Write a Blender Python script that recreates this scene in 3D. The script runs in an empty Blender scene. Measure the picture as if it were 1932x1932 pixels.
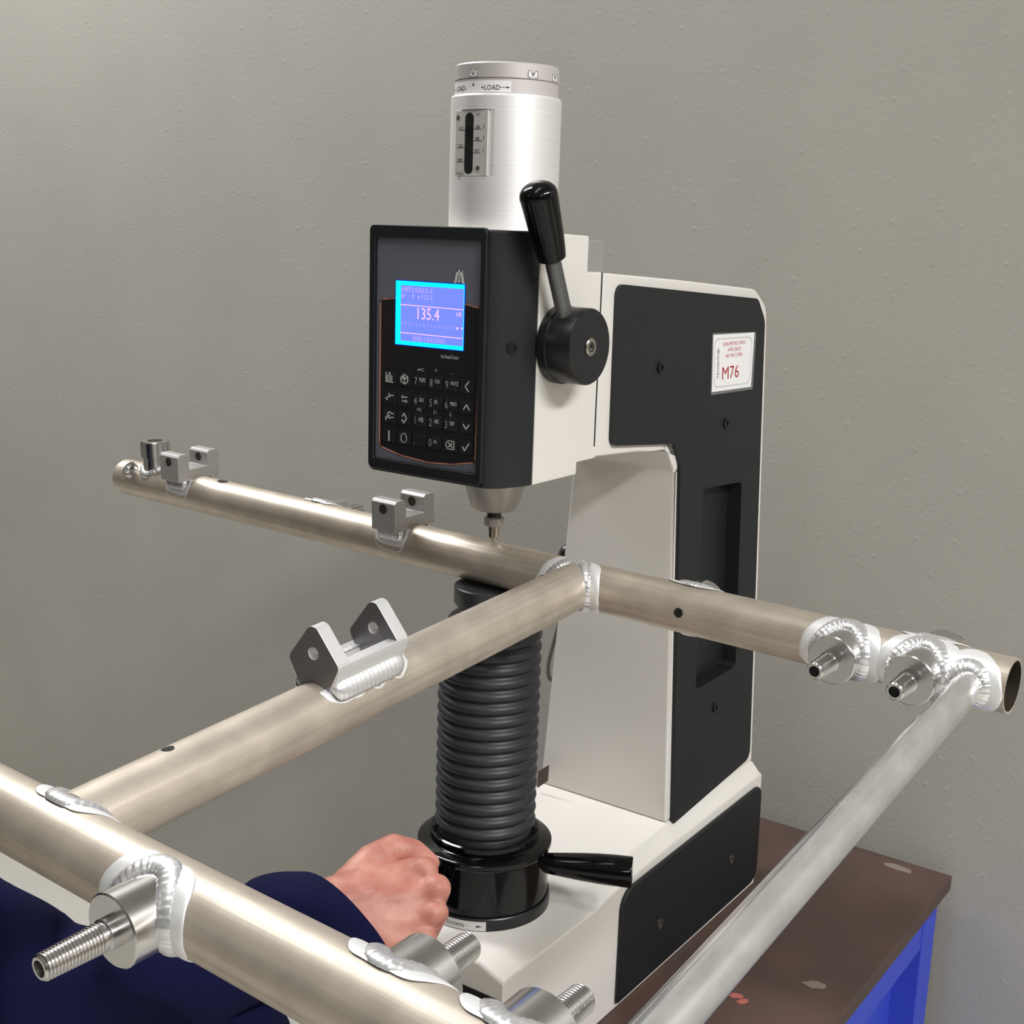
import bpy, bmesh, math, random
from mathutils import Vector, Matrix, noise, geometry
random.seed(7)
PI = math.pi
sc = bpy.context.scene
COL = sc.collection
V = Vector
Z0 = 1.25                      # height of the camera-survey datum above the floor

# ------------------------------------------------------------------ camera
cam_d = bpy.data.cameras.new('camera'); cam = bpy.data.objects.new('camera', cam_d); COL.objects.link(cam)
cam_d.sensor_width = 36; cam_d.lens = 2426.3/1932*36; cam_d.clip_start = .02
CR = V((.8146, .5792, .0318)); CD = V((.1500, -.1573, -.9761)); CF = V((-.5603, .7999, -.2150))
CP = V((.6931, -.9603, .2025+Z0))
cam.matrix_world = Matrix(((CR.x, -CD.x, -CF.x, CP.x), (CR.y, -CD.y, -CF.y, CP.y), (CR.z, -CD.z, -CF.z, CP.z), (0, 0, 0, 1)))
sc.camera = cam
# ------------------------------------------------------------------ world, lamps, exposure
w = bpy.data.worlds.new('world'); sc.world = w; w.use_nodes = True
w.node_tree.nodes['Background'].inputs[0].default_value = (.75, .78, .8, 1)
w.node_tree.nodes['Background'].inputs[1].default_value = .1
def lamp(loc, sx, sy, power, rz=0, col=(.985, .995, 1.02)):
    d = bpy.data.lights.new('ceiling_lamp', 'AREA'); d.shape = 'RECTANGLE'; d.size = sx; d.size_y = sy
    d.energy = power; d.color = col
    o = bpy.data.objects.new('ceiling_lamp', d); COL.objects.link(o); o.location = loc; o.rotation_euler = (0, 0, rz)
lamp((.1, -1.0, 3.22), 1.5, .35, 6, PI/2)
lamp((2.6, -.65, 3.22), 1.8, .40, 95, PI/2)
lamp((3.4, -3.4, 3.22), 1.8, .40, 27, PI/2)
lamp((-1.9, .0, 3.22), 1.8, .35, 48)
lamp((-2.4, -4.6, 3.22), 1.8, .35, 8, PI/2)
vs = sc.view_settings
vs.view_transform = 'Standard'; vs.look = 'None'; vs.gamma = 1; vs.exposure = 0.56; vs.use_curve_mapping = False

# ------------------------------------------------------------------ materials
def lin(c):
    return tuple((x/255/12.92 if x/255 <= .04045 else ((x/255+.055)/1.055)**2.4) for x in c)
class NT:
    def __init__(s, name):
        s.m = bpy.data.materials.new(name); s.m.use_nodes = True
        s.t = s.m.node_tree; s.b = s.t.nodes['Principled BSDF']
    def n(s, typ, **kw):
        x = s.t.nodes.new(typ)
        for k, v in kw.items(): setattr(x, k, v)
        return x
    def l(s, a, b): s.t.links.new(a, b)
    def set(s, **kw):
        for k, v in kw.items(): s.b.inputs[k.replace('_', ' ')].default_value = v
def mat(name, col, rough=.5, metal=0, bump=None, var=None, coat=0, **kw):
    """col in sRGB 0-255; bump=(scale,strength,distance); var=(scale,amount)"""
    m = NT(name); c = lin(col)
    m.set(Base_Color=(*c, 1), Roughness=rough, Metallic=metal)
    if coat: m.set(Coat_Weight=coat, Coat_Roughness=.05)
    for k, v in kw.items(): m.b.inputs[k.replace('_', ' ')].default_value = v
    if bump or var:
        tc = m.n('ShaderNodeTexCoord')
    if bump:
        nz = m.n('ShaderNodeTexNoise'); nz.inputs['Scale'].default_value = bump[0]; nz.inputs['Detail'].default_value = 3
        bp = m.n('ShaderNodeBump'); bp.inputs['Strength'].default_value = bump[1]; bp.inputs['Distance'].default_value = bump[2]
        m.l(tc.outputs['Object'], nz.inputs['Vector']); m.l(nz.outputs['Fac'], bp.inputs['Height']); m.l(bp.outputs['Normal'], m.b.inputs['Normal'])
    if var:
        nz2 = m.n('ShaderNodeTexNoise'); nz2.inputs['Scale'].default_value = var[0]; nz2.inputs['Detail'].default_value = 4
        mr = m.n('ShaderNodeMapRange'); mr.inputs['To Min'].default_value = 1-var[1]; mr.inputs['To Max'].default_value = 1+var[1]
        mr.inputs['From Min'].default_value = .3; mr.inputs['From Max'].default_value = .7
        mx = m.n('ShaderNodeMix', data_type='RGBA', blend_type='MULTIPLY'); mx.inputs['Factor'].default_value = 1
        mx.inputs['A'].default_value = (*c, 1)
        m.l(tc.outputs['Object'], nz2.inputs['Vector']); m.l(nz2.outputs['Fac'], mr.inputs['Value']); m.l(mr.outputs['Result'], mx.inputs['B']); m.l(mx.outputs['Result'], m.b.inputs['Base Color'])
    return m.m
def streak_metal(name, c0, c1, r0, r1, su=26, sv=2.5, aniso=0.0, spots=True, metal=1.0):
    """drawn metal: streaks along the UV v direction (length, metres)"""
    m = NT(name)
    uv = m.n('ShaderNodeUVMap'); mp = m.n('ShaderNodeMapping'); mp.inputs['Scale'].default_value = (su, sv, 1)
    nz = m.n('ShaderNodeTexNoise'); nz.inputs['Scale'].default_value = 1; nz.inputs['Detail'].default_value = 5; nz.inputs['Roughness'].default_value = .65
    m.l(uv.outputs['UV'], mp.inputs['Vector']); m.l(mp.outputs['Vector'], nz.inputs['Vector'])
    cr = m.n('ShaderNodeValToRGB'); cr.color_ramp.elements[0].position = .32; cr.color_ramp.elements[1].position = .68
    cr.color_ramp.elements[0].color = (*lin(c0), 1); cr.color_ramp.elements[1].color = (*lin(c1), 1)
    m.l(nz.outputs['Fac'], cr.inputs['Fac']); 
    mr = m.n('ShaderNodeMapRange'); mr.inputs['From Min'].default_value = .3; mr.inputs['From Max'].default_value = .7
    mr.inputs['To Min'].default_value = r1; mr.inputs['To Max'].default_value = r0
    m.l(nz.outputs['Fac'], mr.inputs['Value']); m.l(mr.outputs['Result'], m.b.inputs['Roughness'])
    out = cr.outputs['Color']
    if spots:
        mp2 = m.n('ShaderNodeMapping'); mp2.inputs['Scale'].default_value = (5, 30, 1)
        n2 = m.n('ShaderNodeTexNoise'); n2.inputs['Scale'].default_value = 1; n2.inputs['Detail'].default_value = 3
        m.l(uv.outputs['UV'], mp2.inputs['Vector']); m.l(mp2.outputs['Vector'], n2.inputs['Vector'])
        mr2 = m.n('ShaderNodeMapRange'); mr2.inputs['From Min'].default_value = .35; mr2.inputs['From Max'].default_value = .7
        mr2.inputs['To Min'].default_value = .86; mr2.inputs['To Max'].default_value = 1.06
        m.l(n2.outputs['Fac'], mr2.inputs['Value'])
        mx = m.n('ShaderNodeMix', data_type='RGBA', blend_type='MULTIPLY'); mx.inputs['Factor'].default_value = 1
        m.l(out, mx.inputs['A']); m.l(mr2.outputs['Result'], mx.inputs['B']); out = mx.outputs['Result']
    m.l(out, m.b.inputs['Base Color'])
    bp = m.n('ShaderNodeBump'); bp.inputs['Strength'].default_value = .12; bp.inputs['Distance'].default_value = .001
    m.l(nz.outputs['Fac'], bp.inputs['Height']); m.l(bp.outputs['Normal'], m.b.inputs['Normal'])
    m.set(Metallic=metal)
    if aniso:
        tg = m.n('ShaderNodeTangent', direction_type='UV_MAP'); m.l(tg.outputs['Tangent'], m.b.inputs['Tangent']); m.set(Anisotropic=aniso, Anisotropic_Rotation=.25)
    return m.m
M = {}
M['white'] = mat('machine_white_paint', (226, 221, 213), .42, bump=(900, .08, .0005))
M['seam'] = mat('seam_dark', (30, 30, 30), .8)
M['black'] = mat('black_textured_plastic', (19, 22, 25), .50, bump=(1400, .25, .0006))
M['hood'] = mat('black_hood_plastic', (23, 26, 29), .42, bump=(1200, .2, .0005))
M['gloss'] = mat('black_gloss', (8, 8, 9), .09, IOR=1.38)
M['semi'] = mat('black_satin', (22, 23, 25), .32)
M['rubber'] = mat('bellows_rubber', (40, 43, 47), .45, bump=(500, .1, .0005))
M['rod'] = mat('grey_steel_rod', (112, 113, 112), .42, .75)
M['screw'] = mat('screw_black', (34, 35, 37), .3, .4)
M['steel'] = mat('screw_steel', (190, 186, 178), .25, 1)
M['tower'] = streak_metal('turned_aluminium', (240, 237, 235), (248, 246, 244), .46, .54, 1.5, 500, .48, False, .52)
M['cap'] = mat('satin_aluminium', (212, 205, 202), .45, .4)
M['cone'] = mat('grey_cast_aluminium', (176, 172, 165), .42, .5, bump=(800, .08, .0005))
M['tip'] = mat('indenter_steel', (180, 172, 160), .18, 1)
M['anvil'] = mat('blued_steel', (62, 65, 66), .40, .5, var=(40, .15))
M['panel'] = mat('control_panel_grey', (104, 107, 116), .28)
M['panel_dark'] = mat('control_panel_black', (27, 29, 31), .35)
M['key'] = mat('rubber_key', (22, 24, 26), .5)
M['orange'] = mat('copper_line', (204, 140, 116), .4)
M['print_white'] = mat('print_white', (205, 206, 204), .5)
M['print_grey'] = mat('print_grey', (150, 152, 148), .5)
M['print_black'] = mat('print_black', (28, 26, 26), .6)
M['print_red'] = mat('print_red', (170, 44, 58), .6)
M['print_pink'] = mat('print_light_red', (206, 120, 128), .6)
M['print_lgrey'] = mat('print_pale_grey', (205, 203, 201), .6)
M['paper'] = mat('label_paper', (243, 240, 238), .35)
M['film'] = mat('laminate_film', (112, 114, 116), .15)
M['sticker'] = mat('metal_label', (214, 212, 208), .35)
M['acrylic'] = mat('acrylic_plate', (222, 219, 214), .15, .2)
M['blk'] = mat('slot_black', (10, 9, 9), .7)
M['tube'] = streak_metal('drawn_aluminium_tube', (192, 180, 164), (220, 209, 194), .38, .54, metal=.68)
M['tube_thin'] = streak_metal('bright_aluminium_tube', (222, 221, 218), (238, 237, 235), .10, .20, 14, 1.2, metal=.8)
M['machined'] = mat('machined_aluminium', (205, 203, 201), .22, 1, bump=(60, .05, .0005))
M['bracket'] = mat('milled_aluminium', (168, 166, 166), .36, 1, bump=(300, .08, .0004))
M['clevis'] = mat('satin_aluminium_block', (188, 186, 183), .42, .55, bump=(300, .08, .0004))
M['lug'] = mat('shaded_lug_aluminium', (124, 122, 124), .34, 1, bump=(300, .08, .0004))  # lug faces: their weak reflection is painted in as a darker colour
M['edge'] = mat('lit_edge_aluminium', (226, 224, 222), .42, .5)  # lug edges and base bars: lamp-lit brightness painted into the colour
M['weld'] = mat('weld_aluminium', (240, 239, 240), .30, .8)
M['halo'] = mat('etched_aluminium', (246, 245, 244), .45, .5)
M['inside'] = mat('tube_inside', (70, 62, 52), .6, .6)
M['blue'] = mat('blue_paint', (52, 72, 190), .45, bump=(300, .1, .0005))
M['navy'] = mat('navy_cotton', (13, 15, 50), .9, bump=(900, .35, .0012), var=(14, .18), Specular_IOR_Level=.15)
M['trouser'] = mat('navy_trouser_cotton', (13, 15, 50), .9, bump=(900, .35, .0012), var=(14, .18), Specular_IOR_Level=.15)
M['hair'] = mat('dark_hair', (48, 38, 30), .6, bump=(300, .6, .003))
M['shoe'] = mat('black_leather', (24, 23, 22), .45)
M['cable'] = mat('grey_cable', (120, 117, 108), .55)
M['brown'] = mat('brown_tag', (92, 80, 72), .7)
M['acryl_grey'] = mat('grey_guard', (150, 148, 143), .3)
M['ceiling'] = mat('ceiling_paint', (205, 205, 200), .9)
M['floor'] = mat('floor_concrete', (200, 196, 186), .6, var=(3, .06), bump=(80, .1, .002))
M['wood'] = mat('stool_wood', (120, 85, 55), .5)
def skin_mat():
    m = NT('skin'); tc = m.n('ShaderNodeTexCoord')
    nz = m.n('ShaderNodeTexNoise'); nz.inputs['Scale'].default_value = 45; nz.inputs['Detail'].default_value = 4
    cr = m.n('ShaderNodeValToRGB'); cr.color_ramp.elements[0].position = .35; cr.color_ramp.elements[1].position = .7
    cr.color_ramp.elements[0].color = (*lin((176, 112, 97)), 1); cr.color_ramp.elements[1].color = (*lin((202, 142, 124)), 1)
    m.l(tc.outputs['Object'], nz.inputs['Vector']); m.l(nz.outputs['Fac'], cr.inputs['Fac']); m.l(cr.outputs['Color'], m.b.inputs['Base Color'])
    n2 = m.n('ShaderNodeTexNoise'); n2.inputs['Scale'].default_value = 260; n2.inputs['Detail'].default_value = 3
    bp = m.n('ShaderNodeBump'); bp.inputs['Strength'].default_value = .25; bp.inputs['Distance'].default_value = .001
    m.l(tc.outputs['Object'], n2.inputs['Vector']); m.l(n2.outputs['Fac'], bp.inputs['Height']); m.l(bp.outputs['Normal'], m.b.inputs['Normal'])
    m.set(Roughness=.5, Subsurface_Weight=.12, Subsurface_Radius=(.01, .004, .002), Subsurface_Scale=.5)
    return m.m
M['skin'] = skin_mat()
def wall_mat():
    m = NT('grey_roller_paint'); tc = m.n('ShaderNodeTexCoord')
    n1 = m.n('ShaderNodeTexNoise'); n1.inputs['Scale'].default_value = 160; n1.inputs['Detail'].default_value = 2
    n2 = m.n('ShaderNodeTexVoronoi'); n2.inputs['Scale'].default_value = 38
    r2 = m.n('ShaderNodeMapRange'); r2.inputs['From Min'].default_value = 0; r2.inputs['From Max'].default_value = .16; r2.inputs['To Min'].default_value = 1; r2.inputs['To Max'].default_value = 0
    ad = m.n('ShaderNodeMath', operation='ADD')
    m.l(tc.outputs['Object'], n1.inputs['Vector']); m.l(tc.outputs['Object'], n2.inputs['Vector']); m.l(n2.outputs['Distance'], r2.inputs['Value'])
    m.l(n1.outputs['Fac'], ad.inputs[0]); m.l(r2.outputs['Result'], ad.inputs[1])
    bp = m.n('ShaderNodeBump'); bp.inputs['Strength'].default_value = .26; bp.inputs['Distance'].default_value = .0014
    m.l(ad.outputs[0], bp.inputs['Height']); m.l(bp.outputs['Normal'], m.b.inputs['Normal'])
    n3 = m.n('ShaderNodeTexNoise'); n3.inputs['Scale'].default_value = 6; n3.inputs['Detail'].default_value = 4
    cr = m.n('ShaderNodeValToRGB'); cr.color_ramp.elements[0].position = .3; cr.color_ramp.elements[1].position = .7
    cr.color_ramp.elements[0].color = (*lin((164, 161, 152)), 1); cr.color_ramp.elements[1].color = (*lin((169, 165, 156)), 1)
    m.l(tc.outputs['Object'], n3.inputs['Vector']); m.l(n3.outputs['Fac'], cr.inputs['Fac']); m.l(cr.outputs['Color'], m.b.inputs['Base Color'])
    m.set(Roughness=.6)
    return m.m
M['wall'] = wall_mat()
def table_mat():
    m = NT('brown_board'); tc = m.n('ShaderNodeTexCoord')
    nz = m.n('ShaderNodeTexNoise'); nz.inputs['Scale'].default_value = 9; nz.inputs['Detail'].default_value = 6
    cr = m.n('ShaderNodeValToRGB'); cr.color_ramp.elements[0].position = .3; cr.color_ramp.elements[1].position = .7
    cr.color_ramp.elements[0].color = (*lin((66, 55, 48)), 1); cr.color_ramp.elements[1].color = (*lin((84, 63, 55)), 1)
    vo = m.n('ShaderNodeTexVoronoi'); vo.inputs['Scale'].default_value = 42
    mr = m.n('ShaderNodeMapRange'); mr.inputs['From Min'].default_value = .03; mr.inputs['From Max'].default_value = .055; mr.inputs['To Min'].default_value = .5; mr.inputs['To Max'].default_value = 0
    mx = m.n('ShaderNodeMix', data_type='RGBA'); mx.inputs['B'].default_value = (*lin((150, 138, 128)), 1)
    m.l(tc.outputs['Object'], nz.inputs['Vector']); m.l(nz.outputs['Fac'], cr.inputs['Fac']); m.l(tc.outputs['Object'], vo.inputs['Vector'])
    m.l(vo.outputs['Distance'], mr.inputs['Value']); m.l(mr.outputs['Result'], mx.inputs['Factor']); m.l(cr.outputs['Color'], mx.inputs['A']); m.l(mx.outputs['Result'], m.b.inputs['Base Color'])
    m.set(Roughness=.55); return m.m
M['table'] = table_mat()
def emit(name, col, k):
    m = NT(name); m.set(Base_Color=(0, 0, 0, 1), Roughness=.3); m.b.inputs['Emission Color'].default_value = (*lin(col), 1); m.b.inputs['Emission Strength'].default_value = k
    return m.m
M['lcd_border'] = emit('lcd_backlight_cyan', (0, 226, 255), 1.0)
M['lcd_edge'] = emit('lcd_edge_blue', (10, 20, 200), .8)
M['lcd_blue'] = emit('lcd_blue', (104, 122, 250), 1.0)
M['lcd_text'] = emit('lcd_pink', (240, 178, 252), 1.0)
M['lcd_faint'] = emit('lcd_faint', (176, 150, 248), 1.0)
M['patch'] = mat('worn_patch', (122, 110, 98), .6)
M['red_patch'] = mat('red_paint_spot', (165, 92, 82), .6)

# ------------------------------------------------------------------ mesh helpers
class MB:
    def __init__(s): s.v = []; s.f = []; s.uv = None
    def add(s, vs, fs):
        k = len(s.v); s.v += [V(p) for p in vs]; s.f += [[i+k for i in f] for f in fs]; return s
    def box(s, x0, x1, y0, y1, z0, z1):
        return s.add([(x0,y0,z0),(x1,y0,z0),(x1,y1,z0),(x0,y1,z0),(x0,y0,z1),(x1,y0,z1),(x1,y1,z1),(x0,y1,z1)],
                     [(3,2,1,0),(4,5,6,7),(0,1,5,4),(1,2,6,5),(2,3,7,6),(3,0,4,7)])
    def obox(s, c, ax, ay, az, hx, hy, hz):
        vs = [c+ax*(hx*a)+ay*(hy*b)+az*(hz*d) for d in (-1,1) for a, b in ((-1,-1),(1,-1),(1,1),(-1,1))]
        return s.add(vs, [(3,2,1,0),(4,5,6,7),(0,1,5,4),(1,2,6,5),(2,3,7,6),(3,0,4,7)])
    def prism(s, loop0, loop1):
        n = len(loop0)
        return s.add(list(loop0)+list(loop1), [list(range(n))[::-1], list(range(n, 2*n))]+[(i,(i+1)%n,n+(i+1)%n,n+i) for i in range(n)])
    def lathe(s, prof, o, d, n=48, cap0=True, cap1=True, fl=None):
        """prof: (radius, distance along d) from o; optional fl(radius, angle, index) radius change"""
        d = V(d).normalized(); a = d.orthogonal().normalized()
        if abs(d.z) > .99: a = V((1,0,0))
        b = d.cross(a); o = V(o); vs = []; fs = []
        for k, (r, h) in enumerate(prof):
            for i in range(n):
                t = 2*PI*i/n; rr = fl(r, t, k) if fl else r
                vs.append(o+d*h+a*(rr*math.cos(t))+b*(rr*math.sin(t)))
        m = len(prof)
        for k in range(m-1):
            for i in range(n):
                j = (i+1) % n; fs.append((k*n+i, k*n+j, (k+1)*n+j, (k+1)*n+i))
        if cap0: fs.append(list(range(n))[::-1])
        if cap1: fs.append([(m-1)*n+i for i in range(n)])
        return s.add(vs, fs)
    def tube(s, pts, r, n=10, cap=True):
        pts = [V(p) for p in pts]; vs = []; fs = []; ref = None
        for i, p in enumerate(pts):
            t = (pts[min(i+1, len(pts)-1)]-pts[max(i-1, 0)]).normalized()
            if ref is None: ref = t.orthogonal().normalized()
            ref = (ref-t*ref.dot(t)).normalized(); b = t.cross(ref); rr = r[i] if isinstance(r, (list, tuple)) else r
            for k in range(n):
                a = 2*PI*k/n; vs.append(p+ref*(rr*math.cos(a))+b*(rr*math.sin(a)))
        for i in range(len(pts)-1):
            for k in range(n): fs.append((i*n+k, i*n+(k+1)%n, (i+1)*n+(k+1)%n, (i+1)*n+k))
        if cap: fs += [list(range(n))[::-1], [(len(pts)-1)*n+k for k in range(n)]]
        return s.add(vs, fs)
def finish(o, bevel=0, seg=2, ang=35, smooth=True):
    me = o.data
    if smooth:
        me.shade_smooth(); me.set_sharp_from_angle(angle=math.radians(ang))
    if bevel:
        b = o.modifiers.new('bevel', 'BEVEL'); b.width = bevel; b.segments = seg; b.limit_method = 'ANGLE'; b.angle_limit = math.radians(30); b.harden_normals = True
    return o
def world_of(o):
    p = V(o.location)
    while o.parent: o = o.parent; p = p+o.location
    return p
def build(name, mb, m, parent=None, bevel=0, seg=2, ang=35, smooth=True, label=None):
    """one mesh object; vertices given in world space, origin at the bottom centre"""
    xs = [p.x for p in mb.v]; ys = [p.y for p in mb.v]; zs = [p.z for p in mb.v]
    org = V(((min(xs)+max(xs))/2, (min(ys)+max(ys))/2, min(zs)))
    me = bpy.data.meshes.new(name); me.from_pydata([p-org for p in mb.v], [], mb.f); me.update()
    if mb.uv:
        ul = me.uv_layers.new(name='UVMap'); k = 0
        for poly in me.polygons:
            for li in poly.loop_indices:
                ul.data[li].uv = mb.uv[k]; k += 1
    bm = bmesh.new(); bm.from_mesh(me); bmesh.ops.recalc_face_normals(bm, faces=bm.faces); bm.to_mesh(me); bm.free()
    for x in (m if isinstance(m, list) else [m]): me.materials.append(M[x] if isinstance(x, str) else x)
    o = bpy.data.objects.new(name, me); COL.objects.link(o)
    if parent: o.parent = parent; o.location = org-world_of(parent)
    else: o.location = org
    if label: o['label'] = label
    return finish(o, bevel, seg, ang, smooth)
def thing(name, loc, label, cat, group=None):
    o = bpy.data.objects.new(name, None); COL.objects.link(o); o.location = loc; o.empty_display_size = .05
    o['label'] = label; o['category'] = cat
    if group: o['group'] = group
    return o
def tag(o, label, cat):
    o['label'] = label; o['category'] = cat; return o
def struct(o): o['kind'] = 'structure'; return o
def rpoly(pts, rad, n=5):
    """round the corners of a 2D polygon; rad is one radius or one for each corner"""
    out = []; N = len(pts)
    for i in range(N):
        p = V(pts[i]); a = V(pts[i-1]); b = V(pts[(i+1) % N]); r = rad[i] if isinstance(rad, (list, tuple)) else rad
        u = (a-p); v = (b-p); lu, lv = u.length, v.length; u.normalize(); v.normalize()
        ang = u.angle(v); 
        if r <= 0 or ang > 3.1: out.append(tuple(p)); continue
        t = min(r/math.tan(ang/2), lu*.49, lv*.49); r2 = t*math.tan(ang/2)
        c = p+(u+v).normalized()*(r2/math.sin(ang/2)); s0 = p+u*t-c; s1 = p+v*t-c
        a0 = math.atan2(s0.y, s0.x); a1 = math.atan2(s1.y, s1.x); da = (a1-a0+PI) % (2*PI)-PI
        for k in range(n+1):
            q = a0+da*k/n; out.append((c.x+r2*math.cos(q), c.y+r2*math.sin(q)))
    return out
def text_geo(s, size, sx=1.0, align='LEFT', res=2, bold=0.0):
    cu = bpy.data.curves.new('t', 'FONT'); cu.body = s; cu.size = size; cu.align_x = align; cu.resolution_u = res; cu.offset = bold
    o = bpy.data.objects.new('t', cu); COL.objects.link(o)
    dg = bpy.context.evaluated_depsgraph_get(); me = bpy.data.meshes.new_from_object(o.evaluated_get(dg))
    vs = [(p.co.x*sx, p.co.y) for p in me.vertices]; fs = [list(p.vertices) for p in me.polygons]
    bpy.data.objects.remove(o); bpy.data.curves.remove(cu); bpy.data.meshes.remove(me)
    return vs, fs

# ================================================================== the room
def plane(name, vs, m): return struct(build(name, MB().add(vs, [(0,1,2,3)]), m, smooth=False))
YW = .652
X0, X1, Y0 = -7, 8, -10
struct(build('floor', MB().box(X0, X1, Y0, YW+.1, -.1, 0), 'floor', smooth=False))
struct(build('wall_back', MB().box(X0, X1, YW, YW+.1, 0, 3.3), 'wall', smooth=False))
struct(build('wall_left', MB().box(X0-.1, X0, Y0, YW+.1, 0, 3.3), 'wall', smooth=False))
struct(build('wall_right', MB().box(X1, X1+.1, Y0, YW+.1, 0, 3.3), 'wall', smooth=False))
struct(build('wall_front', MB().box(X0, X1, Y0-.1, Y0, 0, 3.3), 'wall', smooth=False))
struct(build('ceiling', MB().box(X0, X1, Y0, YW+.1, 3.3, 3.4), 'ceiling', smooth=False))

# ================================================================== work table
ZT = -.602+Z0
TX0, TX1, TY0, TY1 = -.118, .2925, -.17, .638
tb = thing('work_table', (.09, .23, 0), 'narrow work table with worn dark brown top and blue steel frame', 'table')
top = build('table_top', MB().box(TX0, TX1, TY0, TY1, ZT-.0205, ZT), 'table', tb, bevel=.0015)
zb = ZT-.0205
for x in (TX0+.008, TX1-.055):
    for y in (TY0+.02, TY1-.066):
        build('leg', MB().box(x, x+.045, y, y+.05, 0, zb), 'blue', tb, bevel=.002)
for x in (TX0+.01, TX1-.053):
    build('rail', MB().box(x, x+.041, TY0+.07, TY1-.066, zb-.060, zb), 'blue', tb, bevel=.002)
    build('rail', MB().box(x, x+.041, TY0+.07, TY1-.066, .10, .145), 'blue', tb, bevel=.002)
    build('side_panel', MB().box(x+.006, x+.009, TY0+.07, TY1-.066, .145, zb-.060), 'blue', tb)
for y in (TY0+.022, TY1-.064):
    build('rail', MB().box(TX0+.053, TX1-.055, y, y+.041, zb-.060, zb), 'blue', tb, bevel=.002)
    build('rail', MB().box(TX0+.053, TX1-.055, y, y+.041, .10, .145), 'blue', tb, bevel=.002)
def blotch(cx, cy, rx, ry, rot, m, seed):
    random.seed(seed); n = 14; vs = []
    for i in range(n):
        a = 2*PI*i/n; k = .75+.4*random.random(); x = rx*k*math.cos(a); y = ry*k*math.sin(a)
        vs.append((cx+x*math.cos(rot)-y*math.sin(rot), cy+x*math.sin(rot)+y*math.cos(rot)))
    build('worn_spot', MB().prism([(a, b, ZT+.0001) for a, b in vs], [(a, b, ZT+.0004) for a, b in vs]), m, tb, smooth=False)
blotch(.2478, .2874, .014, .0075, .35, 'patch', 3)
blotch(.1885, .2135, .008, .005, .3, 'red_patch', 5)
blotch(.1985, .2085, .007, .005, 1.0, 'red_patch', 8)
blotch(.2287, .6130, .020, .008, -.1, 'patch', 11)

# ================================================================== hardness tester
HT = thing('hardness_tester', (0, .18, ZT), 'white and black bench hardness tester with lit blue display and silver load tower', 'tester')
def Q(x, y, z): return V((x, y, z+Z0))
# ---- base casting
secs = [(-.097, .068, -.4590, -.4700), (-.094, .0705, -.4565, -.4665), (.06, .072, -.456, -.466), (.11, .074, -.4525, -.4605), (.226, .084, -.436, -.4555), (.449, .084, -.436, -.4515), (.456, .080, -.445, -.4535)]
mb = MB(); vs = []; fs = []
for y, xt, zt, ze in secs:
    vs += [Q(-.096, y, -.602), Q(.096, y, -.602), Q(.096, y, ze), Q(xt, y, zt), Q(-xt, y, zt), Q(-.096, y, ze)]
for k in range(len(secs)-1):
    for i in range(6): fs.append((k*6+i, k*6+(i+1)%6, k*6+6+(i+1)%6, k*6+6+i))
fs += [list(range(6))[::-1], [(len(secs)-1)*6+i for i in range(6)]]
base = build('base', mb.add(vs, fs), 'white', HT, bevel=.003, seg=3)
build('front_slot', MB().box(-.09, .09, -.0978, -.0965, -.494+Z0, -.4865+Z0), 'blk', base)
pts = rpoly([(.1095, -.5945), (.1095, -.4665), (.449, -.4625), (.4535, -.5935)], [.002, .022, .016, .02], 6)
bp_ = build('base_side_panel', MB().prism([Q(.0955, a, b) for a, b in pts], [Q(.1005, a, b) for a, b in pts]), 'black', HT, bevel=.0045, seg=4, label='black textured side cover on the base')
for y, z in ((.3713, -.5335), (.1945, -.5385)):
    build('screw', MB().lathe([(.0, 0), (.0056, 0), (.0060, .0012), (.0060, .0016), (.0030, .0016), (.0030, -.0005)], Q(.1000, y, z), (1,0,0), 20, False, True), 'steel', bp_)
# ---- column / C frame casting, sides tapering upward
def hx(z): return .084-.053*(z+.435)
def S(y, z, off=0): return Q(hx(z)+off, y, z)
out = rpoly([(.045, .1675), (.245, .156), (.428, .1435), (.460, .122), (.4615, .085), (.449, -.436), (.2255, -.436), (.2365, -.042), (.221, -.0205), (.155, -.013), (.045, -.0065)], [0, .3, .02, .02, .05, 0, 0, .01, .006, .1, 0], 4)
hole = rpoly([(.2925, -.0675), (.3945, -.0735), (.3885, -.2985), (.2825, -.2995)], .008, 4)
outp = rpoly([(.1120, .1545), (.426, .1330), (.4460, .1080), (.4330, -.426), (.2350, -.4400), (.2420, -.036), (.2300, -.0125), (.1010, .0005)], [.012, .012, .02, .014, .004, .012, .01, .008], 5)
def side_with_hole(mb, loop, hl, off, flip=False):
    tris = geometry.tessellate_polygon([[V((a, b, 0)) for a, b in loop], [V((a, b, 0)) for a, b in hl]])
    allp = list(loop)+list(hl); mb.add([S(a, b, off) for a, b in allp], [tuple(t) for t in tris])
mb = MB(); n = len(out)
side_with_hole(mb, out, hole, 0)
mb.add([S(a, b) for a, b in out]+[Q(-hx(b), a, b) for a, b in out], [list(range(n, 2*n))]+[(i, (i+1) % n, n+(i+1) % n, n+i) for i in range(n)])
k = len(hole)
mb.add([S(a, b, 0) for a, b in hole]+[S(a, b, -.02) for a, b in hole], [(i, (i+1) % k, k+(i+1) % k, k+i) for i in range(k)]+[list(range(k, 2*k))])
bm_ = MB(); bm_.v = mb.v; bm_.f = mb.f
def weld_verts(o, d=1e-5):
    bm = bmesh.new(); bm.from_mesh(o.data); bmesh.ops.remove_doubles(bm, verts=bm.verts, dist=d); bmesh.ops.recalc_face_normals(bm, faces=bm.faces); bm.to_mesh(o.data); bm.free()
    o.data.shade_smooth(); o.data.set_sharp_from_angle(angle=math.radians(35))
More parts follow.
